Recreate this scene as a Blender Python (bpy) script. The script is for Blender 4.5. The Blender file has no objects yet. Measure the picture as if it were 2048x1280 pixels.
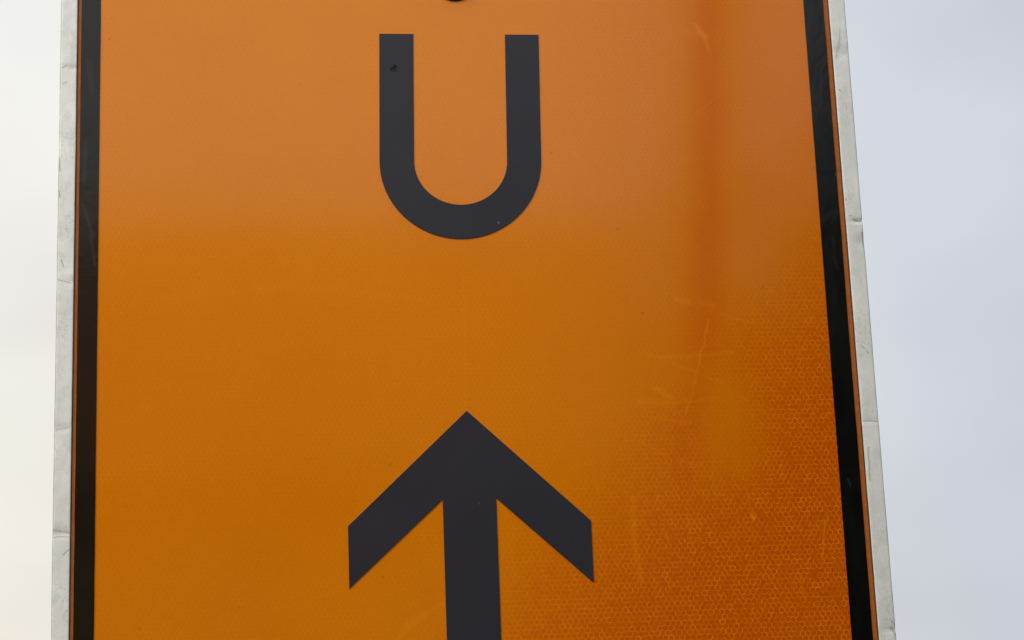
import bpy, math, random
import numpy as np
from mathutils import Vector, Matrix, noise
random.seed(4)
rng = np.random.default_rng(4)
scene = bpy.context.scene
col = scene.collection
H0 = 2.0                                   # height of the middle of the sign above the ground

# ------------------------------------------------------------------ camera
cam_d = bpy.data.cameras.new("camera"); cam = bpy.data.objects.new("camera", cam_d); col.objects.link(cam)
cam_d.sensor_width = 36; cam_d.lens = 72.95; cam_d.clip_start = 0.02; cam_d.clip_end = 5000
yaw, pit, rol = 0.1196568, 0.2434971, -0.0383245
fw = Vector((math.sin(yaw)*math.cos(pit), math.cos(yaw)*math.cos(pit), math.sin(pit)))
rt = Vector((math.cos(yaw), -math.sin(yaw), 0)); up = rt.cross(fw)
r2 = rt*math.cos(rol) + up*math.sin(rol); u2 = -rt*math.sin(rol) + up*math.cos(rol)
cam.matrix_world = Matrix(((r2.x, u2.x, -fw.x, -0.116436), (r2.y, u2.y, -fw.y, -1.17606),
                           (r2.z, u2.z, -fw.z, H0-0.30443), (0, 0, 0, 1)))
scene.camera = cam

# ------------------------------------------------------------------ sky, sun, exposure
scene.view_settings.view_transform = 'Standard'; scene.view_settings.look = 'None'
scene.view_settings.exposure = 0.0; scene.view_settings.gamma = 1.0
SUN_AZ, SUN_EL = math.radians(-122), math.radians(34)      # azimuth from +Y towards +X
sun_dir = Vector((math.sin(SUN_AZ)*math.cos(SUN_EL), math.cos(SUN_AZ)*math.cos(SUN_EL), math.sin(SUN_EL)))
w = bpy.data.worlds.new("World"); scene.world = w; w.use_nodes = True
nt = w.node_tree; N = nt.nodes; L = nt.links; N.clear()
def nd(t, **k):
    n = N.new(t)
    for a, b in k.items(): setattr(n, a, b)
    return n
def mth(op, a, b=None, c=None, clamp=False):
    n = N.new('ShaderNodeMath'); n.operation = op; n.use_clamp = clamp
    for i, v in enumerate((a, b, c)):
        if v is None: continue
        if isinstance(v, (int, float)): n.inputs[i].default_value = v
        else: L.new(v, n.inputs[i])
    return n.outputs[0]
def mixc(f, a, b, typ='MIX'):
    n = N.new('ShaderNodeMix'); n.data_type = 'RGBA'; n.blend_type = typ
    for s, v in ((n.inputs['Factor'], f), (n.inputs['A'], a), (n.inputs['B'], b)):
        if hasattr(v, 'is_output') or isinstance(v, bpy.types.NodeSocket): L.new(v, s)
        elif isinstance(v, (int, float)): s.default_value = v
        else: s.default_value = (*v, 1)
    return n.outputs['Result']
sky = nd('ShaderNodeTexSky', sky_type='NISHITA', sun_disc=False)
sky.sun_elevation = SUN_EL; sky.sun_rotation = SUN_AZ; sky.dust_density = 3.0; sky.air_density = 1.0
tc = nd('ShaderNodeTexCoord')
dt = nd('ShaderNodeVectorMath', operation='DOT_PRODUCT'); L.new(tc.outputs['Generated'], dt.inputs[0])
gd = Vector((math.sin(math.radians(-92))*math.cos(0.2), math.cos(math.radians(-92))*math.cos(0.2), math.sin(0.2)))
dt.inputs[1].default_value = gd
hh = mth('MULTIPLY_ADD', dt.outputs['Value'], 0.5, 0.5, clamp=True)
sp = nd('ShaderNodeSeparateXYZ'); L.new(tc.outputs['Generated'], sp.inputs[0])
nz = nd('ShaderNodeTexNoise'); nz.inputs['Scale'].default_value = 5.0; nz.inputs['Detail'].default_value = 3.0
nz.inputs['Roughness'].default_value = 0.45
mp = nd('ShaderNodeMapping'); mp.inputs['Scale'].default_value = (1, 1, 2.0); L.new(tc.outputs['Generated'], mp.inputs[0]); L.new(mp.outputs[0], nz.inputs['Vector'])
lum = mth('MULTIPLY_ADD', hh, 10.4, 3.45)
lum = mth('MULTIPLY', lum, mth('MULTIPLY_ADD', nz.outputs['Fac'], 0.34, 0.83))
zen = nd('ShaderNodeMapRange', interpolation_type='SMOOTHSTEP'); L.new(sp.outputs[2], zen.inputs['Value'])
zen.inputs['From Min'].default_value = 0.38; zen.inputs['From Max'].default_value = 0.95; zen.inputs['To Min'].default_value = 1.0; zen.inputs['To Max'].default_value = 1.9
lum = mth('MULTIPLY', lum, zen.outputs[0])      # an overcast sky is brightest overhead
ht = mth('SUBTRACT', mth('MULTIPLY', hh, 4.0), 1.2, clamp=True)
cc = mixc(ht, (0.905, 0.965, 1.10), (1.0, 0.995, 0.955))
lowf = mth('MULTIPLY', mth('SUBTRACT', 1.0, mth('MULTIPLY', sp.outputs[2], 2.5), clamp=True), ht)
cc = mixc(lowf, cc, (1.02, 0.95, 0.82))
v = nd('ShaderNodeVectorMath', operation='SCALE'); L.new(cc, v.inputs[0]); L.new(lum, v.inputs['Scale'])
fin = mixc(0.9, sky.outputs[0], v.outputs[0])
bg = nd('ShaderNodeBackground'); bg.inputs['Strength'].default_value = 0.1; L.new(fin, bg.inputs['Color'])
wo = nd('ShaderNodeOutputWorld'); L.new(bg.outputs[0], wo.inputs['Surface'])

sd = bpy.data.lights.new("sun", 'SUN'); sd.energy = 1.4; sd.angle = math.radians(20); sd.color = (1.0, 0.95, 0.87)
so = bpy.data.objects.new("sun", sd); col.objects.link(so); so.location = (-4, -2, 6)
so.rotation_euler = sun_dir.to_track_quat('Z', 'Y').to_euler()

# ------------------------------------------------------------------ material helper
class Mat:
    def __init__(s, name):
        s.m = bpy.data.materials.new(name); s.m.use_nodes = True
        s.t = s.m.node_tree; s.b = s.t.nodes['Principled BSDF']
        s.tc = s.t.nodes.new('ShaderNodeTexCoord')
    def n(s, t, **k):
        n = s.t.nodes.new(t)
        for a, b in k.items(): setattr(n, a, b)
        return n
    def l(s, a, b): s.t.links.new(a, b)
    def put(s, sock, v):
        if isinstance(v, bpy.types.NodeSocket): s.l(v, sock)
        elif isinstance(v, tuple): sock.default_value = (*v, 1) if len(v) == 3 and sock.type == 'RGBA' else v
        else: sock.default_value = v
    def set(s, **k):
        for a, v in k.items(): s.put(s.b.inputs[a.replace('_', ' ')], v)
    def math(s, op, a, b=None, c=None, clamp=False):
        n = s.n('ShaderNodeMath', operation=op); n.use_clamp = clamp
        for i, v in enumerate((a, b, c)):
            if v is not None: s.put(n.inputs[i], v)
        return n.outputs[0]
    def mix(s, f, a, b, typ='MIX'):
        n = s.n('ShaderNodeMix'); n.data_type = 'RGBA'; n.blend_type = typ
        s.put(n.inputs['Factor'], f); s.put(n.inputs['A'], a); s.put(n.inputs['B'], b)
        return n.outputs['Result']
    def noise(s, scale, detail=3, rough=0.5, stretch=None, dist=0.0):
        n = s.n('ShaderNodeTexNoise'); n.inputs['Scale'].default_value = scale; n.inputs['Detail'].default_value = detail
        n.inputs['Roughness'].default_value = rough; n.inputs['Distortion'].default_value = dist
        if stretch:
            m = s.n('ShaderNodeMapping'); m.inputs['Scale'].default_value = stretch
            s.l(s.tc.outputs['Object'], m.inputs[0]); s.l(m.outputs[0], n.inputs['Vector'])
        else: s.l(s.tc.outputs['Object'], n.inputs['Vector'])
        return n.outputs['Fac']
    def ramp(s, f, lo, hi, a=0.0, b=1.0):
        n = s.n('ShaderNodeMapRange'); n.inputs['From Min'].default_value = lo; n.inputs['From Max'].default_value = hi
        n.inputs['To Min'].default_value = a; n.inputs['To Max'].default_value = b
        s.put(n.inputs['Value'], f); return n.outputs[0]
    def bump(s, h, strength, dist, normal=None):
        n = s.n('ShaderNodeBump'); n.inputs['Strength'].default_value = strength; n.inputs['Distance'].default_value = dist
        s.put(n.inputs['Height'], h)
        if normal: s.l(normal, n.inputs['Normal'])
        return n.outputs[0]

# mask of a soft stroke from A to B (mm on the sign face), half width wd (mm)
def stroke_group():
    g = bpy.data.node_groups.new('stroke', 'ShaderNodeTree')
    for nm in ('P', 'A', 'BA'): g.interface.new_socket(nm, in_out='INPUT', socket_type='NodeSocketVector')
    for nm in ('Inv', 'W'): g.interface.new_socket(nm, in_out='INPUT', socket_type='NodeSocketFloat')
    g.interface.new_socket('M', in_out='OUTPUT', socket_type='NodeSocketFloat')
    gi = g.nodes.new('NodeGroupInput'); go = g.nodes.new('NodeGroupOutput'); k = g.links.new
    def vm(op): n = g.nodes.new('ShaderNodeVectorMath'); n.operation = op; return n
    pa = vm('SUBTRACT'); k(gi.outputs['P'], pa.inputs[0]); k(gi.outputs['A'], pa.inputs[1])
    d = vm('DOT_PRODUCT'); k(pa.outputs[0], d.inputs[0]); k(gi.outputs['BA'], d.inputs[1])
    m = g.nodes.new('ShaderNodeMath'); m.operation = 'MULTIPLY'; m.use_clamp = True
    k(d.outputs['Value'], m.inputs[0]); k(gi.outputs['Inv'], m.inputs[1])
    s = vm('SCALE'); k(gi.outputs['BA'], s.inputs[0]); k(m.outputs[0], s.inputs['Scale'])
    e = vm('SUBTRACT'); k(pa.outputs[0], e.inputs[0]); k(s.outputs[0], e.inputs[1])
    ln = vm('LENGTH'); k(e.outputs[0], ln.inputs[0])
    r = g.nodes.new('ShaderNodeMapRange'); r.interpolation_type = 'SMOOTHSTEP'
    k(ln.outputs['Value'], r.inputs['Value']); r.inputs['From Min'].default_value = 0
    k(gi.outputs['W'], r.inputs['From Max']); r.inputs['To Min'].default_value = 1; r.inputs['To Max'].default_value = 0
    k(r.outputs[0], go.inputs['M'])
    return g
STROKE = stroke_group()
def strokes(M, lst, wob=0.6, wscale=90):
    """max over soft strokes (x1,z1,x2,z2,width,strength) in mm"""
    pn = M.n('ShaderNodeTexNoise'); pn.inputs['Scale'].default_value = wscale; M.l(M.tc.outputs['Object'], pn.inputs['Vector'])
    sc = M.n('ShaderNodeVectorMath', operation='MULTIPLY_ADD'); M.l(M.tc.outputs['Object'], sc.inputs[0])
    sc.inputs[1].default_value = (1000, 0, 1000); sc.inputs[2].default_value = (0, 0, -1000*H0)
    of = M.n('ShaderNodeVectorMath', operation='MULTIPLY_ADD'); M.l(pn.outputs['Color'], of.inputs[0])
    of.inputs[1].default_value = (wob*2, 0, wob*2); M.l(sc.outputs[0], of.inputs[2])
    p = M.n('ShaderNodeVectorMath', operation='ADD'); M.l(of.outputs[0], p.inputs[0]); p.inputs[1].default_value = (-wob, 0, -wob)
    out = None
    for (x1, z1, x2, z2, wd, st) in lst:
        g = M.n('ShaderNodeGroup'); g.node_tree = STROKE; M.l(p.outputs[0], g.inputs['P'])
        g.inputs['A'].default_value = (x1, 0, z1); g.inputs['BA'].default_value = (x2-x1, 0, z2-z1)
        g.inputs['Inv'].default_value = 1.0/((x2-x1)**2+(z2-z1)**2+1e-6); g.inputs['W'].default_value = wd
        v = M.math('MULTIPLY', g.outputs[0], st)
        out = v if out is None else M.math('MAXIMUM', out, v)
    return out

# ---- orange prismatic sheeting: welded seal lines are diffuse, the prism cells between them shine back what faces them
def orange_material():
    M = Mat('orange prismatic sheeting')
    at = M.n('ShaderNodeAttribute', attribute_name='seal'); seal = at.outputs['Fac']
    ar = M.n('ShaderNodeAttribute', attribute_name='cell'); cell = ar.outputs['Fac']
    big = M.noise(7.0, 4, 0.55)
    fine = M.noise(1500.0, 2, 0.6)
    mid = M.noise(160.0, 4, 0.6)
    # reflection painted as a zone: cells muted left and top, dark and distinct lower right
    sx = M.n('ShaderNodeSeparateXYZ'); M.l(M.tc.outputs['Object'], sx.inputs[0])
    f_ = M.math('ADD', M.math('MULTIPLY_ADD', sx.outputs[0], 8.2, -.49), M.math('MULTIPLY_ADD', sx.outputs[2], -7.8, 7.8*H0-.70))
    lobe = strokes(M, [(152, -62, 155, -96, 34, .55), (110, -20, 135, -40, 30, .25)], wob=10, wscale=25)
    f_ = M.math('SUBTRACT', M.math('ADD', f_, M.math('MULTIPLY_ADD', M.noise(11, 2, .4), .5, -.25)), lobe)
    ms = M.n('ShaderNodeMapRange', interpolation_type='SMOOTHSTEP'); M.l(f_, ms.inputs['Value'])
    ms.inputs['From Min'].default_value = -.35; ms.inputs['From Max'].default_value = 1.30
    clear = M.math('MAXIMUM', ms.outputs[0], .15)  # how far the painted cell contrast shows
    mutedc = M.mix(M.ramp(big, 0.3, 0.7), ORANGE_A, ORANGE_B)
    # the colour deepens towards the right hand side
    bl = M.n('ShaderNodeMapRange', interpolation_type='SMOOTHSTEP'); M.l(M.math('MULTIPLY_ADD', big, .10, sx.outputs[0]), bl.inputs['Value'])
    bl.inputs['From Min'].default_value = .06; bl.inputs['From Max'].default_value = .24
    mutedc = M.mix(bl.outputs[0], mutedc, (.745, .205, 0.0))
    pole_band = strokes(M, [(155, 200, 147, 60, 17, .85), (147, 60, 138, -30, 18, .85), (138, -30, 124, -100, 16, .5)], wob=4, wscale=30)   # dark band painted in to strengthen the pole's reflection
    mutedc = M.mix(pole_band, mutedc, (.69, .150, 0.0))
    cellc = M.mix(cell, CELL_A, CELL_B)
    c = M.mix(clear, mutedc, M.mix(seal, cellc, SEAL))
    c = M.mix(M.ramp(fine, 0.35, 0.7, 0, 0.22), c, (0.62, 0.14, 0.0))
    c = M.mix(M.ramp(mid, 0.5, 0.8, 0, 0.10), c, (0.85, 0.24, 0.0))
    # scuffs and scratches that sit on the film
    sc = strokes(M, [
        (142.9, -11.3, 135, -38, 1.2, .60), (135, -38, 125.6, -68.6, .9, .50),
        (112, -34, 131, -33, 2.2, .40), (131, -33, 156, -31.5, 1.6, .30),
        (98, -60, 118, -61, 4.5, .32), (118, -61, 146, -59, 1.8, .30), (108, -52, 118, -58, 3.5, .35),
        (124, 2, 131, 0, 3.2, .45), (138, 0, 145, -2, 3.0, .25),
        (145.5, 176, 151, 168, 2.8, .45), (151, 168, 153.5, 160, 1.6, .40),
        (142, 118, 160, 132, .9, .30), (150, 170, 138, 172, 2.2, .18),
        (161.3, -129.5, 161.6, -131, 2.1, .85), (159, -112, 160.5, -127, 1.2, .35),
        (204.4, -132.0, 201.2, -155.7, 1.1, .60), (206, -128, 204.4, -134, .8, .5),
        (92, -118, 90.5, -138, 3.6, .40), (90.5, -138, 94, -165, 3.0, .32),
        (-43, -189, -31, -181, 3.2, .50), (-31, -181, -20, -175, 1.6, .28), (-45, -192, -41, -186, 2.4, .45),
        (58, 105, 71, 88, .8, .20), (71, 88, 120, -75, .7, .10),
        (-2.7, 186, -2.9, 42, .55, .20), (-2.9, 39, -3.4, -62, .55, .28),
        (-180, 5, -100, 12, 5, .10), (-100, 12, -20, 2, 4, .10), (108, -135, 111, -142, 1.0, .45),
        (120, -95, 134, -100, 1.2, .30), (97, -84, 112, -92, .8, .30), (139, -102, 141, -122, .9, .4),
        (180, 40, 197, 55, .7, .18), (70, -103, 72, -122, 1.6, .25), (100, -30, 150, -50, .9, .28), (128, -28, 150, -26, .8, .3), (104, -70, 128, -74, 1.0, .3), (150, -8, 172, -14, 1.2, .2), (165, -70, 176, -78, .8, .25), (122, -120, 126, -150, 1.0, .25), (180, -100, 184, -124, .8, .25), (186, -160, 190, -182, 1.0, .3), (196, -20, 199, -60, 1.0, .15)], wob=2.2, wscale=110)
    sc = M.math('MULTIPLY', sc, M.ramp(mid, 0.25, 0.6, 0.35, 1.0))
    c = M.mix(M.math('MULTIPLY', sc, 0.66), c, (0.95, 0.33, 0.03))
    # tiny specks of dirt
    vo = M.n('ShaderNodeTexVoronoi'); vo.inputs['Scale'].default_value = 55; M.l(M.tc.outputs['Object'], vo.inputs['Vector'])
    spk = M.math('MULTIPLY', M.ramp(vo.outputs['Distance'], 0.035, 0.06, 1, 0), M.ramp(M.noise(30, 2), 0.52, 0.6))
    c = M.mix(M.math('MULTIPLY', spk, 0.30), c, (0.15, 0.04, 0.01))
    # two layers under one clear film: deep orange pigment, and prisms that mirror what they face in a yellower orange
    flat = M.n('ShaderNodeCombineXYZ'); flat.inputs[1].default_value = -1.0       # the clear film over the cells is flat
    film = M.bump(M.math('ADD', M.math('MULTIPLY', fine, .25), mid), 0.04, 0.0002, flat.outputs[0])
    b2 = M.n('ShaderNodeBsdfPrincipled'); cr = M.math('MULTIPLY_ADD', sc, 0.15, COAT_R)
    for b, metal, colr in ((M.b, 0.0, M.mix(1.0, c, DIFF_TINT, 'MULTIPLY')), (b2, 1.0, M.mix(1.0, c, METAL_TINT, 'MULTIPLY'))):
        M.put(b.inputs['Base Color'], colr); b.inputs['Metallic'].default_value = metal; b.inputs['Roughness'].default_value = .24
        b.inputs['Specular IOR Level'].default_value = 0.0 if metal == 0 else .5
        b.inputs['Coat Weight'].default_value = 1.0; b.inputs['Coat IOR'].default_value = 1.50
        M.l(cr, b.inputs['Coat Roughness']); M.l(film, b.inputs['Coat Normal'])
    mx = M.n('ShaderNodeMixShader'); M.l(M.b.outputs[0], mx.inputs[1]); M.l(b2.outputs[0], mx.inputs[2])
    mc = M.math('MULTIPLY_ADD', M.math('MAXIMUM', seal, M.math('MULTIPLY', sc, 0.8)), METAL_SEAL-METAL_CELL, METAL_CELL)
    mm_ = M.n('ShaderNodeMix'); M.l(clear, mm_.inputs[0]); mm_.inputs[2].default_value = METAL_MUTED; M.l(mc, mm_.inputs[3]); M.l(mm_.outputs[0], mx.inputs[0])
    M.l(mx.outputs[0], next(n for n in M.t.nodes if n.type == 'OUTPUT_MATERIAL').inputs['Surface'])
    return M.m
DIFF_TINT = (1.0, 0.94, 0.0); METAL_TINT = (0.98, 1.12, 0.0)
ORANGE_A = (0.81, 0.250, 0.0); ORANGE_B = (0.86, 0.278, 0.0); SEAL = (0.86, 0.215, 0.002); CELL_A = (0.72, 0.122, 0.0); CELL_B = (0.78, 0.152, 0.0)
METAL_MUTED, METAL_CELL, METAL_SEAL, COAT_R = 0.25, 0.46, 0.12, 0.09

def plain(name, c, rough, metal=0.0, **k):
    M = Mat(name); M.set(Base_Color=c, Roughness=rough, Metallic=metal, **k); return M.m

def vinyl_material():
    M = Mat('black vinyl lettering')
    big = M.noise(25, 4, 0.6); fine = M.noise(900, 2, 0.6)
    c = M.mix(M.ramp(big, .35, .7), (0.0125, 0.0148, 0.0270), (0.0160, 0.0188, 0.0320))
    c = M.mix(M.ramp(fine, .45, .8, 0, .35), c, (0.024, 0.024, 0.028))
    s = strokes(M, [(19.1, 49.4, 19.2, 49.6, .55, 1.0), (1.5, -118, 2.3, -119, .45, .25)], wob=.1)
    c = M.mix(s, c, (0.35, 0.35, 0.36))
    M.set(Base_Color=c, Roughness=0.30, IOR=1.5)
    M.l(M.bump(fine, 0.10, 0.0002), M.b.inputs['Normal'])
    return M.m
def border_material():
    M = Mat('glossy black border film')
    big = M.noise(18, 3, 0.5, dist=1.0); sm = M.noise(60, 3, .6)
    dust = M.noise(35, 5, .65, (1, 1, .5))
    c = M.mix(M.ramp(dust, .48, .75, 0, .5), (0.0022, 0.0022, 0.0026), (0.012, 0.012, 0.011))
    s = strokes(M, [(-224, 62, -218, 42, 1.6, .35), (-219.5, 43, -217, 25, 1.8, .3), (220, -108, 221, -113, .5, .6),
                    (-223, 100, -223.5, 75, 2.2, .25), (227, 80, 227.4, 78.5, .6, 1.0), (-222, 150, -219, 130, 3, .2),
                    (222, 40, 223, 20, 2, .12)], wob=1.2)
    c = M.mix(s, c, (0.05, 0.052, 0.046))
    M.set(Base_Color=c, Roughness=0.12, IOR=1.5)
    M.l(M.bump(M.math('ADD', big, M.math('MULTIPLY', sm, .12)), 0.22, 0.0012), M.b.inputs['Normal'])
    return M.m
def alu_material():
    M = Mat('weathered aluminium')
    big = M.noise(22, 5, .6, dist=1.2); sm = M.noise(150, 4, .65, (1, 1, .6)); fine = M.noise(900, 2, .6)
    c = M.mix(M.ramp(big, .38, .66), (0.82, 0.835, 0.83), (0.91, 0.925, 0.92))
    c = M.mix(M.ramp(sm, .52, .70, 0, .55), c, (0.66, 0.66, 0.64))
    c = M.mix(M.ramp(fine, .55, .8, 0, .25), c, (0.35, 0.35, 0.34))
    # thin dark crazed lines
    n = M.noise(75, 5, .6, dist=2.5); ln = M.ramp(M.math('ABSOLUTE', M.math('SUBTRACT', n, .5)), 0, .012, 1, 0)
    ln = M.math('MULTIPLY', ln, M.ramp(M.noise(26, 2), .50, .60))
    c = M.mix(M.math('MULTIPLY', ln, .55), c, (0.20, 0.20, 0.18))
    s = strokes(M, [(235.5, 50.5, 237.5, 49.6, .8, .8), (237.5, 49.6, 241.5, 49.2, .55, .6), (233, 53, 235, 52.6, .7, .45),
                    (-238, -129.5, -229, -130.5, 1.4, .35), (-238, -133.3, -229, -133.0, .55, .5), (-232, -143, -229.5, -140.5, .5, .7),
                    (232, -74, 241, -74.6, .6, .5), (233, 134, 234.4, 133, .5, .8), (236, 168, 233, 155, 1.5, .3), (237, 175, 235, 160, .8, .3),
                    (-237, 146, -234.5, 147.5, .5, .6), (-236.5, 136, -234, 137, .5, .6), (-230.5, 168, -231.5, 146, 2.6, .16),
                    (-237.5, 16, -230, 14, .6, .5), (-238, -72, -231, -71, 1.2, .3), (-236, 28, -234.5, 24, .6, .6),
                    (240.5, 42, 241.2, 28, 1.0, .8), (234, -28, 236, -30, .6, .5), (237, -31, 238, -33, .5, .6),
                    (233.5, -90, 233, -110, 1.0, .4), (238.5, -196, 241, -200, 1.4, .5), (239, -192, 240.5, -194, .8, .6),
                    (-238, 90, -237.4, 82, .8, .6), (-238, 70, -237.4, 66, .7, .6)], wob=.8, wscale=120)
    s = M.math('MAXIMUM', s, strokes(M, [(-238.15, -262, -238.15, 300, .5, .8), (240.98, -262, 240.98, 300, .5, .85), (230.95, -262, 230.95, 300, .4, .55), (-228.6, -262, -228.6, 300, .3, .4)], wob=.12))  # shade along the rail edges, painted in as dark lines
    c = M.mix(s, c, (0.17, 0.17, 0.155))
    M.set(Base_Color=c, Metallic=0.55, Roughness=M.ramp(sm, .3, .7, .42, .62))
    M.l(M.bump(M.math('ADD', big, M.math('MULTIPLY', sm, .22)), 0.20, 0.0014), M.b.inputs['Normal'])
    return M.m
mOrange = orange_material(); mVinyl = vinyl_material(); mBorder = border_material(); mAlu = alu_material()
def zinc():
    M = Mat('galvanised steel'); n = M.noise(30, 4, .7)
    M.set(Base_Color=M.mix(n, (.36, .37, .38), (.58, .59, .60)), Metallic=.8, Roughness=.45); return M.m
mZinc = zinc()
mCap = plain('black rubber cap', (.012, .012, .012), .38)
mBack = plain('bare aluminium sheet', (.55, .55, .54), .5, .7)

# ------------------------------------------------------------------ object helpers
def link(name, verts, faces, mat, parent=None, smooth=False):
    me = bpy.data.meshes.new(name); me.from_pydata([tuple(v) for v in verts], [], faces); me.update()
    me.materials.append(mat)
    if smooth: me.polygons.foreach_set('use_smooth', [True]*len(me.polygons))
    o = bpy.data.objects.new(name, me); col.objects.link(o); o.parent = parent
    return o
def box(x0, x1, y0, y1, z0, z1):
    v = [(x, y, z) for x in (x0, x1) for y in (y0, y1) for z in (z0, z1)]
    return v, [(0, 1, 3, 2), (4, 6, 7, 5), (0, 4, 5, 1), (2, 3, 7, 6), (0, 2, 6, 4), (1, 5, 7, 3)]
def join(parts):
    V, F = [], []
    for v, f in parts:
        k = len(V); V += list(v); F += [tuple(i+k for i in q) for q in f]
    return V, F
def lathe(profile, origin, axis, seg=32):
    a = Vector(axis).normalized(); b = a.orthogonal().normalized(); c = a.cross(b)
    V, F = [], []
    for r, h in profile:
        for k in range(seg):
            t = 2*math.pi*k/seg; V.append(Vector(origin)+a*h+b*(r*math.cos(t))+c*(r*math.sin(t)))
    for i in range(len(profile)-1):
        for k in range(seg):
            k2 = (k+1) % seg; F.append((i*seg+k, i*seg+k2, (i+1)*seg+k2, (i+1)*seg+k))
    F.append(tuple(range(seg))[::-1]); F.append(tuple(range((len(profile)-1)*seg, len(profile)*seg)))
    return V, F
def tube(pts, rad, seg=6):
    V, F = [], []
    for i, p in enumerate(pts):
        p = Vector(p); d = (Vector(pts[min(i+1, len(pts)-1)])-Vector(pts[max(i-1, 0)])).normalized()
        b = d.orthogonal().normalized(); c = d.cross(b); r = rad[i] if isinstance(rad, (list, tuple)) else rad
        for k in range(seg):
            t = 2*math.pi*k/seg; V.append(p+b*(r*math.cos(t))+c*(r*math.sin(t)))
    for i in range(len(pts)-1):
        for k in range(seg):
            k2 = (k+1) % seg; F.append((i*seg+k, i*seg+k2, (i+1)*seg+k2, (i+1)*seg+k))
    F.append(tuple(range(seg))[::-1]); F.append(tuple(range((len(pts)-1)*seg, len(pts)*seg)))
    return V, F
def tag(o, label, cat, group=None, kind=None):
    if label: o['label'] = label
    if cat: o['category'] = cat
    if group: o['group'] = group
    if kind: o['kind'] = kind
def thing(name, label, cat, loc=(0, 0, 0)):
    o = bpy.data.objects.new(name, None); col.objects.link(o); o.location = loc; tag(o, label, cat); return o
def flat_shape(outline, y_back, y_front, bevel=0.0001):
    """closed outline (x,z) in metres -> thin solid with a tiny rounded edge, facing -Y"""
    n = len(outline); V = []; 
    # inset for the front rim
    ins = []
    for i in range(n):
        p0, p1, p2 = (Vector(outline[(i-1) % n]), Vector(outline[i]), Vector(outline[(i+1) % n]))
        a = (p1-p0).normalized(); b = (p2-p1).normalized(); na = Vector((-a.y, a.x)); nb = Vector((-b.y, b.x))
        m = (na+nb); m = m/max(m.length_squared, .3)*2 if m.length > 1e-6 else na
        ins.append(p1 + m*bevel)
    for p in outline: V.append((p[0], y_back, H0+p[1]))
    for p in outline: V.append((p[0], y_front+bevel, H0+p[1]))
    for p in ins: V.append((p.x, y_front, H0+p.y))
    F = []
    for r in (0, 1):
        for i in range(n):
            j = (i+1) % n; F.append((r*n+i, r*n+j, (r+1)*n+j, (r+1)*n+i))
    F.append(tuple(range(2*n, 3*n)))
    return V, F

# ------------------------------------------------------------------ ground
def ground():
    M = Mat('short grass and worn soil'); n = M.noise(.6, 5, .6); f = M.noise(14, 4, .7)
    c = M.mix(n, (.045, .065, .022), (.085, .085, .045)); c = M.mix(M.ramp(f, .4, .7, 0, .5), c, (.03, .045, .015))
    M.set(Base_Color=c, Roughness=.9); M.l(M.bump(f, .6, .05), M.b.inputs['Normal'])
    S = 2500; k = 40; g = np.linspace(-1, 1, k+1); g = np.sign(g)*np.abs(g)**3*S
    V = [(x, y, 0) for y in g for x in g]; F = [(j*(k+1)+i, j*(k+1)+i+1, (j+1)*(k+1)+i+1, (j+1)*(k+1)+i) for j in range(k) for i in range(k)]
    o = link('ground', V, F, M.m); tag(o, None, None, kind='structure')
ground()

# ------------------------------------------------------------------ the sign
sign = thing('road_sign', 'orange road sign with black U above black up arrow, framed in dented aluminium', 'road sign')
ZB, ZT = -0.262, 0.300          # outer ends of the sign, relative to its middle
# backing plate
v, f = box(-0.2345, 0.2372, 0.0006, 0.0026, H0+ZB+.006, H0+ZT-.006); link('backing_plate', v, f, mBack, sign)
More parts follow.
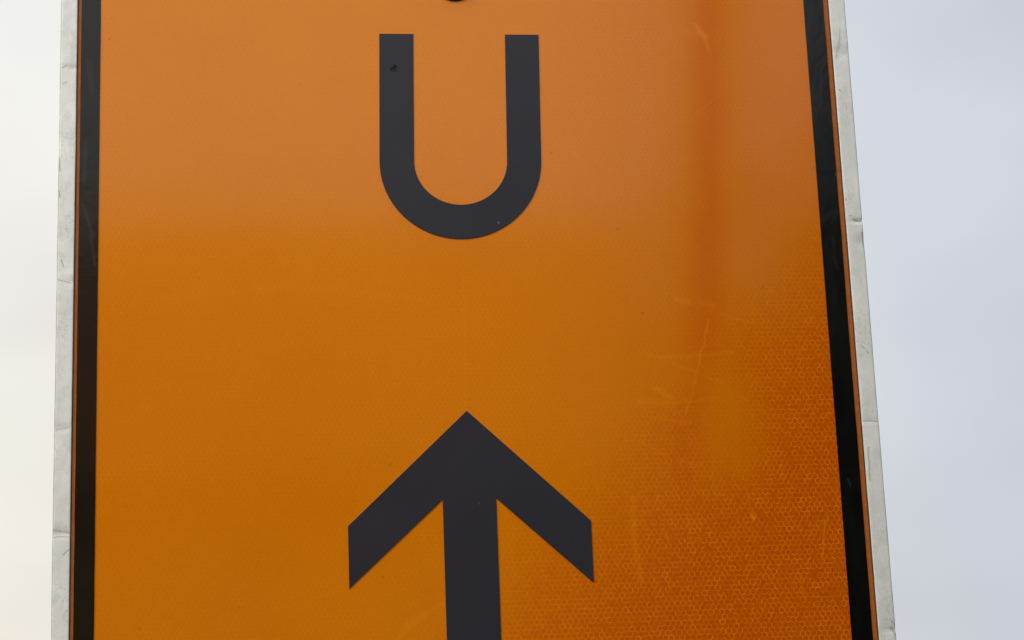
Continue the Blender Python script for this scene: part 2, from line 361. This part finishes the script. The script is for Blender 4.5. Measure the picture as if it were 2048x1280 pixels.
# reflective sheet with its honeycomb of sealed cells
def honeycomb():
    P = 0.0032; RH = P*math.sqrt(3)/2; x0, x1, z0, z1 = -0.2305, 0.2315, ZB+.008, ZT-.008
    nx = int((x1-x0)/P)+2; nzr = int((z1-z0)/RH)+2
    ii, jj = np.meshgrid(np.arange(nx), np.arange(nzr))
    cx = x0 + ii*P + (jj % 2)*P/2; cz = z0 + jj*RH
    cx = cx.ravel(); cz = cz.ravel()
    # the roll of sheeting is not laid perfectly square
    a = math.radians(0.25); cx, cz = cx*math.cos(a)-cz*math.sin(a), cx*math.sin(a)+cz*math.cos(a)
    keep = (cx > x0+P) & (cx < x1-P) & (cz > z0+P) & (cz < z1-P); cx = cx[keep]; cz = cz[keep]; n = len(cx)
    Ro = P/math.sqrt(3); ang = np.radians(np.arange(6)*60+30)
    wdt = rng.uniform(.76, .84, n)                       # seal width varies from cell to cell
    ox = cx[:, None]+Ro*np.cos(ang); oz = cz[:, None]+Ro*np.sin(ang); oy = np.zeros_like(ox)
    ang12 = np.radians(np.arange(6)*60+30)
    jx = rng.normal(0, P*.018, (n, 1)); jz = rng.normal(0, P*.018, (n, 1))
    ix = cx[:, None]+jx+Ro*wdt[:, None]*np.cos(ang12); iz = cz[:, None]+jz+Ro*wdt[:, None]*np.sin(ang12)
    tx = rng.normal(0, .0025, (n, 1)); tz = rng.normal(0, .0025, (n, 1))
    iy = 0.000004 + (ix-cx[:, None])*tx + (iz-cz[:, None])*tz
    V = np.stack([np.concatenate([ox, ix], 1), np.concatenate([oy, iy], 1), H0+np.concatenate([oz, iz], 1)], -1).reshape(-1, 3)
    base = (np.arange(n)*12)[:, None]
    ring = np.stack([np.stack([base[:, 0]+k, base[:, 0]+(k+1) % 6, base[:, 0]+6+(k+1) % 6, base[:, 0]+6+k], -1) for k in range(6)], 1)
    hexa = base + np.arange(6, 12)
    loops = np.concatenate([ring.reshape(n, 24), hexa], 1).ravel().astype(np.int32)
    tot = np.tile(np.array([4]*6+[6], np.int32), n); st = np.concatenate([[0], np.cumsum(tot)[:-1]]).astype(np.int32)
    me = bpy.data.meshes.new('reflective_sheet'); me.vertices.add(len(V)); me.vertices.foreach_set('co', V.astype(np.float32).ravel())
    me.loops.add(len(loops)); me.loops.foreach_set('vertex_index', loops)
    me.polygons.add(len(tot)); me.polygons.foreach_set('loop_start', st); me.polygons.foreach_set('loop_total', tot)
    me.update(calc_edges=True)
    sa = me.attributes.new('seal', 'FLOAT', 'FACE'); s = np.tile(np.array([1]*6+[0], np.float32), n)
    s = (s*np.clip(np.repeat(rng.uniform(.25, .75, n), 7)+rng.normal(0, .25, 7*n), .05, 1)).astype(np.float32)
    sa.data.foreach_set('value', s)
    ca = me.attributes.new('cell', 'FLOAT', 'FACE'); ca.data.foreach_set('value', np.repeat(rng.random(n), 7).astype(np.float32))
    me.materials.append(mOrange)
    o = bpy.data.objects.new('reflective_sheet', me); col.objects.link(o); o.parent = sign
    # plain margin under the cells, out to the frame
    return o
sheet = honeycomb()
sheet['label'] = 'orange sheet with a fine honeycomb of cells, scuffed on the right'
# the orange margin that runs outside the black line (cells are cut off square at its edge)
def margin():
    q = []
    for a in ((-0.2282, -0.2255, ZB+.0101, ZT-.0101), (0.2265, 0.2304, ZB+.0101, ZT-.0101), (-0.2255, 0.2265, ZB+.0101, ZB+.017), (-0.2255, 0.2265, ZT-.017, ZT-.0101)):
        q.append(box(a[0], a[1], -0.00008, 0.0005, H0+a[2], H0+a[3]))
    v, f = join(q); M = Mat('orange sheet edge'); n = M.noise(200, 4, .7)
    M.set(Base_Color=M.mix(M.ramp(n, .3, .7), (.34, .085, .008), (.50, .13, .012)), Roughness=.45, Metallic=.2)
    link('sheet_margin', v, f, M.m, sign)
margin()
mGap = plain('dark gap shadow', (.03, .024, .018), .8)  # dark strips standing in for the shadow gap beside the rails
for a0, a1 in ((-.22875, -.2281), (.2303, .2310)):
    v, f = box(a0, a1, -.0003, .0005, H0+ZB+.0096, H0+ZT-.0096); link('gap_shadow', v, f, mGap, sign)
# black border line (a rectangular ring with slightly uneven cut edges)
def ring_border():
    xo0, xo1, xi0, xi1 = -0.2263, 0.2275, -0.2150, 0.2150; zo0, zo1, zi0, zi1 = ZB+.0145, ZT-.0145, ZB+.026, ZT-.026
    n = 160; R = 0.006; V = []; F = []
    def rect(x0, x1, z0, z1, r):
        pts = []
        def side(a, b):
            for k in range(n//2): pts.append((a[0]+(b[0]-a[0])*k/(n/2), a[1]+(b[1]-a[1])*k/(n/2)))
        def arc(cx, cz, t0):
            for k in range(8): t = math.radians(t0+90*k/8); pts.append((cx+r*math.cos(t), cz+r*math.sin(t)))
        arc(x1-r, z1-r, 0); side((x1-r, z1), (x0+r, z1)); arc(x0+r, z1-r, 90); side((x0, z1-r), (x0, z0+r))
        arc(x0+r, z0+r, 180); side((x0+r, z0), (x1-r, z0)); arc(x1-r, z0+r, 270); side((x1, z0+r), (x1, z1-r))
        return [(x+0.00013*noise.noise((x*60, z*60, 3)), z) for x, z in pts]
    O = rect(xo0, xo1, zo0, zo1, R+.009); I = rect(xi0, xi1, zi0, zi1, R); m = len(O)
    for L_, y in ((O, -.0001), (O, -.0004), (I, -.0004), (I, -.0001)):
        V += [(x, y, H0+z) for x, z in L_]
    for r_ in range(3):
        for i in range(m): j = (i+1) % m; F.append((r_*m+i, r_*m+j, (r_+1)*m+j, (r_+1)*m+i))
    link('border_line', V, F, mBorder, sign)
ring_border()
# the letter U
def letter_u():
    ro, ri, st = .04855, .0279, .0206; zt = .1690; zc = .08805; cx = 0
    out = [(-ro, zt), (-ro, zc)]
    for k in range(1, 64): t = math.pi+math.pi*k/64; out.append((ro*math.cos(t), zc+ro*math.sin(t)))
    out += [(ro, zc), (ro, zt), (ri, zt), (ri, zc)]
    for k in range(1, 64): t = -math.pi*k/64; out.append((ri*math.cos(t), zc+ri*math.sin(t)+.0006*math.sin(-t)))
    out += [(-ri, zc), (-ri, zt)]
    a = math.radians(-1.15); o = []
    for x, z in out:
        z -= .104; sh = math.tan(a)*z                     # the letter leans a touch, its cut ends stay level
        o.append((-.0018 - sh - .00015, z+.104))
    o = [(x0+x_[0], z) for (x0, z), x_ in zip(o, out)]
    v, f = flat_shape(o, -.0001, -.0005)
    #
    return link('letter', v, f, mVinyl, sign)
u = letter_u(); u['label'] = 'black capital letter U'
def arrow():
    ax = -.0036; b = .0699
    pts = [(0, -.0642), (-b, -.1302), (-b+.0001, -.1658), (-.01545, -.1160), (-.01545, -.2260), (.01545, -.2260), (.01545, -.1158), (b, -.1658), (b, -.1298)]
    pts = [(x+ax, z) for x, z in pts]
    v, f = flat_shape(pts, -.0001, -.0005); return link('arrow', v, f, mVinyl, sign)
ar = arrow(); ar['label'] = 'black arrow pointing straight up'

# aluminium frame rails, dented and scraped
def rail(x0, x1, z0, z1, vertical, dents=(), label=None):
    yF, yB, r = -.0011, .018, .0004
    a0, a1 = (x0, x1) if vertical else (z0, z1); l0, l1 = (z0, z1) if vertical else (x0, x1)
    prof = [(a0, yB)]
    for k in range(5): t = math.pi/2*k/4; prof.append((a0+r-r*math.cos(t), yF+r-r*math.sin(t)))
    for k in range(1, 8): prof.append((a0+r+(a1-a0-2*r)*k/8, yF))
    for k in range(5): t = math.pi/2*(1-k/4); prof.append((a1-r+r*math.cos(t), yF+r-r*math.sin(t)))
    prof += [(a1, yB)]
    n = int((l1-l0)/.0012); V = []; F = []; m = len(prof)
    for i in range(n+1):
        l = l0+(l1-l0)*i/n
        for (a, y) in prof:
            da = 0.00016*noise.noise((l*24, 1.7*x0*10, 0))+0.00005*noise.noise((l*130, 4, x0*10))
            if abs(a-a0) < r: da += -0.00006*noise.noise((l*300, 9, 2))
            dy = 0.00012*noise.noise((a*130, l*60, 5))+.00003*noise.noise((a*420, l*260, 8)) if y < 0 else 0
            for (dl, wl, dep, side) in dents:
                g = math.exp(-((l-dl)/wl)**2)
                if y < 0.001: 
                    fr = (a-a0)/(a1-a0); k = fr if side > 0 else (1-fr) if side < 0 else .8
                    dy += dep*g*max(0, k); 
                    if side and fr > .85 and side > 0: da -= dep*g*.35
            p = (a+da, y+dy, H0+l) if vertical else (l, y+dy, H0+a+da)
            V.append(p)
    for i in range(n):
        for k in range(m-1):
            q = (i*m+k, i*m+k+1, (i+1)*m+k+1, (i+1)*m+k); F.append(q if vertical else q[::-1])
    F.append(tuple(range(m))); F.append(tuple(range(n*m, (n+1)*m))[::-1])
    o = link('frame_rail', V, F, mAlu, sign, smooth=True)
    if label: o['label'] = label
rail(-.2383, -.2286, ZB, ZT, True, [(-.131, .0026, .0003, 0), (.015, .0016, .0002, 1), (.146, .0012, .0003, 1), (-.071, .002, .0002, 0), (.10, .006, .0003, 0)],
     'scuffed pale frame rail with a faint crease low down')
rail(.2309, .2411, ZB, ZT, True, [(.0494, .0010, .0008, 1), (.036, .004, .0004, 1), (-.074, .0012, .0002, 0), (-.197, .0016, .0006, 1), (.158, .004, .0003, 0)],
     'grey frame rail nicked at its outer edge')
rail(-.2286, .2309, ZB, ZB+.0096, False); rail(-.2286, .2309, ZT-.0096, ZT, False)

# bolts with black caps through the face, clamps and the post behind
for z in (.2034, -.2405):
    v, f = lathe([(.0128, 0), (.0128, .0011), (.0118, .0016), (.0090, .0019), (.0088, .0030), (.0075, .0046), (.0045, .0056), (.0012, .0060)], (-.0026, -.0001, H0+z), (0, -1, 0), 40)
    link('bolt', v, f, mCap, sign, smooth=True)
v, f = lathe([(.030, 0), (.030, H0+ZT+.02), (.027, H0+ZT+.024)], (0, .062, 0), (0, 0, 1), 40); link('post', v, f, mZinc, sign)
for z in (.201, -.228):
    v, f = join([box(-.19, .19, .0028, .022, H0+z-.016, H0+z+.016), box(-.045, -.031, .022, .085, H0+z-.013, H0+z+.013), box(.031, .045, .022, .085, H0+z-.013, H0+z+.013), box(-.045, .045, .093, .099, H0+z-.013, H0+z+.013)])
    link('clamp', v, f, mZinc, sign)

# ------------------------------------------------------------------ the little fly on the U
def fly():
    t = thing('fly', 'tiny dark fly resting on the left leg of the letter U', 'fly', (-.0412, -.0005, H0+.1474))
    mb = plain('fly body', (.001, .001, .0015), .8)
    ax = Vector((.62, 0, .78)).normalized(); up_ = Vector((0, -1, 0)); sd_ = ax.cross(up_)
    prof = [(-2.0, .12), (-1.7, .42), (-1.2, .62), (-.6, .60), (-.2, .42), (.1, .60), (.5, .78), (.95, .62), (1.2, .30), (1.35, .45), (1.6, .52), (1.85, .38), (2.0, .1)]
    V = []; F = []; S = 12
    for h, r in prof:
        for k in range(S):
            a = 2*math.pi*k/S; V.append((ax*h + up_*(.75 + r*math.cos(a)) + sd_*(r*math.sin(a)))*.00105)
    for i in range(len(prof)-1):
        for k in range(S): k2 = (k+1) % S; F.append((i*S+k, i*S+k2, (i+1)*S+k2, (i+1)*S+k))
    F.append(tuple(range(S))[::-1]); F.append(tuple(range((len(prof)-1)*S, len(prof)*S)))
    parts = [(V, F)]
    for s in (-1, 1):
        for h, o, L_ in ((.9, .9, 1.9), (.5, .1, 2.0), (.1, -1.0, 2.4)):
            p0 = ax*h+up_*.6; p1 = ax*(h+o*.5)+sd_*s*1.1+up_*1.0; p2 = ax*(h+o)+sd_*s*L_+up_*.05
            parts.append(tube([p*.00105 for p in (p0, p1, p2)], [.00011, .00009, .00005], 5))
    v, f = join(parts); link('body', v, f, mb, t, smooth=True)
    mw = Mat('fly wing'); mw.set(Base_Color=(.03, .03, .035), Roughness=.3, Alpha=.22)
    for s in (-1, 1):
        pts = []
        for k in range(14):
            a = 2*math.pi*k/14; pts.append(ax*(-1.0+1.7*math.cos(a))+sd_*(s*(.55+.5*math.sin(a)+.25*(1-math.cos(a))*.5)))
        V = [(p+up_*1.42)*.00105 for p in pts]+[(p+up_*1.47)*.00105 for p in pts]; n = 14
        F = [tuple(range(n)), tuple(range(2*n-1, n-1, -1))]+[(i, (i+1) % n, n+(i+1) % n, n+i) for i in range(n)]
        link('wing', V, F, mw.m, t)
fly()

# ------------------------------------------------------------------ unseen things the sign faces; the building, wood and far trees are added
def leaf_mass(center, rad, n, size, seed, flat=1.0):
    r = np.random.default_rng(seed); lob = [(r.normal(0, .45, 3)*rad, r.uniform(.35, .6)) for _ in range(14)]
    V = np.zeros((n, 4, 3)); 
    for i in range(n):
        l, q = lob[r.integers(len(lob))]; d = r.normal(0, 1, 3); d /= np.linalg.norm(d)
        p = np.array(center)+l+d*q*np.array(rad)*r.uniform(.6, 1)**.5
        a = r.normal(0, 1, 3); a /= np.linalg.norm(a); b = np.cross(a, d+.01); b /= np.linalg.norm(b); s = size*r.uniform(.6, 1.3)
        V[i] = [p-a*s-b*s*.5, p+a*s-b*s*.5, p+a*s+b*s*.5, p-a*s+b*s*.5]
    return V.reshape(-1, 3), [(4*i, 4*i+1, 4*i+2, 4*i+3) for i in range(n)]
def leafmat(c1, c2):
    M = Mat('leaves'); n = M.noise(3, 3); M.set(Base_Color=M.mix(n, c1, c2), Roughness=.6); return M.m
mL = leafmat((.035, .055, .018), (.07, .09, .03))
mBark = plain('bark', (.09, .065, .045), .9)
def az(d, deg): return (.15+d*math.sin(math.radians(deg)), -d*math.cos(math.radians(deg)))
def tree(deg, d, h, rx, rz, seed, label):
    x, y = az(d, deg); t = thing('tree', label, 'tree', (x, y, 0))
    v, f = tube([(0, 0, 0), (.05, 0, h*.3), (.0, .05, h*.6), (.1, 0, h*.85)], [.28, .2, .14, .05], 10); link('trunk', v, f, mBark, t, True)
    v, f = leaf_mass((0, 0, h-rz), (rx, rx, rz), 5000, .17, seed); link('crown', v, f, mL, t)
if True:
    tree(19.6, 24, 11.8, 2.2, 4.4, 1, 'tall leafy tree behind the camera, seen only as a dark reflection at the right border')
    tree(15.0, 27, 6.3, 2.0, 2.3, 2, 'low bushy tree behind the camera, right of the leaning pole')
    tree(27.0, 20, 12.0, 3.2, 4.6, 3, 'broad tall tree added behind the camera to cut the light, second from the right')  # added to hold back light from the right
    tree(42.0, 18, 13.0, 4.0, 5.0, 4, 'broadest tree added behind the camera to cut the light, furthest to the right')  # likewise added, to darken the right side of the sign
    # leaning wooden pole whose reflection is the dark upright band on the sheet
    t = thing('utility_pole', 'leaning wooden pole behind the camera, seen as a dark upright band on the sheet', 'pole', (1.97, -11.0, 0))
    mP = plain('weathered wood', (.10, .085, .07), .8); P_ = [Vector((.112*z_, 0, z_)) for z_ in (0, 2, 4, 6, 8, 9.6)]
    v, f = tube(P_, [.22, .20, .19, .18, .17, .165], 20); link('pole', v, f, mP, t, True)
    v, f = box(.35, 1.75, -.16, -.10, 9.0, 9.12); link('crossarm', v, f, mP, t)
    for k_ in (.45, 1.65):
        v, f = lathe([(.02, 0), (.02, .06), (.045, .08), (.03, .11), (.045, .14), (.02, .18)], (k_, -.13, 9.12), (0, 0, 1), 14); link('insulator', v, f, plain('glazed porcelain', (.35, .25, .18), .2), t, True)
    mO = leafmat((.42, .20, .03), (.60, .30, .05)); mO.name = 'added wood autumn leaves'
    v, f = join([leaf_mass((random.uniform(-1, 1)+k*4.0, -42+random.uniform(-2, 2), 6.4+random.uniform(-.7, .7)), (3.6, 2.5, 6.0), 1800, .34, 50+k) for k in range(-16, 12) if not -5 < k < 1])
    o = link('added_wood', v, f, mO); tag(o, 'belt of ochre autumn trees added far behind the camera for the sign to reflect', 'wood', kind='stuff')  # unseen belt, added for its warm reflection

    # ochre plastered building, added so its front tints the lower half of the reflection
    hs = thing('added_house', 'long ochre plastered building with a clay tile roof, added behind the camera for the sign to reflect', 'added_house', (-1.6, -27.0, 0))
    Mo = Mat('added house ochre plaster'); n_ = Mo.noise(.8, 5, .6); Mo.set(Base_Color=Mo.mix(n_, (.62, .37, .11), (.68, .42, .13)), Roughness=.9)
    Mr = Mat('added house clay tiles'); n_ = Mr.noise(3, 5, .6); Mr.set(Base_Color=Mr.mix(n_, (.38, .18, .06), (.50, .24, .08)), Roughness=.8)
    v, f = box(-10, 6.6, -8, 0, 0, 6.6); link('added_house_wall', v, f, Mo.m, hs)
    v = [(-10.5, .6, 6.3), (7.1, .6, 6.3), (7.1, -4, 11.3), (-10.5, -4, 11.3), (7.1, -8.6, 6.3), (-10.5, -8.6, 6.3)]
    v += [(a, b, c_+.2) for a, b, c_ in v]
    f = [(0, 1, 2, 3), (3, 2, 4, 5), (9, 8, 7, 6), (11, 10, 8, 9), (0, 6, 7, 1), (4, 10, 11, 5), (1, 7, 8, 2), (2, 8, 10, 4), (0, 3, 9, 6), (3, 5, 11, 9)]
    link('added_house_roof', v, f, Mr.m, hs)
    mG = plain('window glass', (.03, .035, .04), .1); mF = plain('white paint', (.75, .74, .70), .5)
    for xw in (-8.2, -5.2, -2.2, .8, 3.8):
        for zw in (1.2, 4.1):
            v, f = join([box(xw-.55, xw-.48, -.05, .03, zw, zw+1.3), box(xw+.48, xw+.55, -.05, .03, zw, zw+1.3), box(xw-.48, xw+.48, -.05, .03, zw, zw+.07), box(xw-.48, xw+.48, -.05, .03, zw+1.23, zw+1.3), box(xw-.03, xw+.03, -.05, .03, zw+.07, zw+1.23)])
            wd = link('added_house_window', v, f, mF, hs); v, f = box(xw-.48, xw+.48, -.02, .005, zw+.07, zw+1.23); link('added_house_pane', v, f, mG, wd)
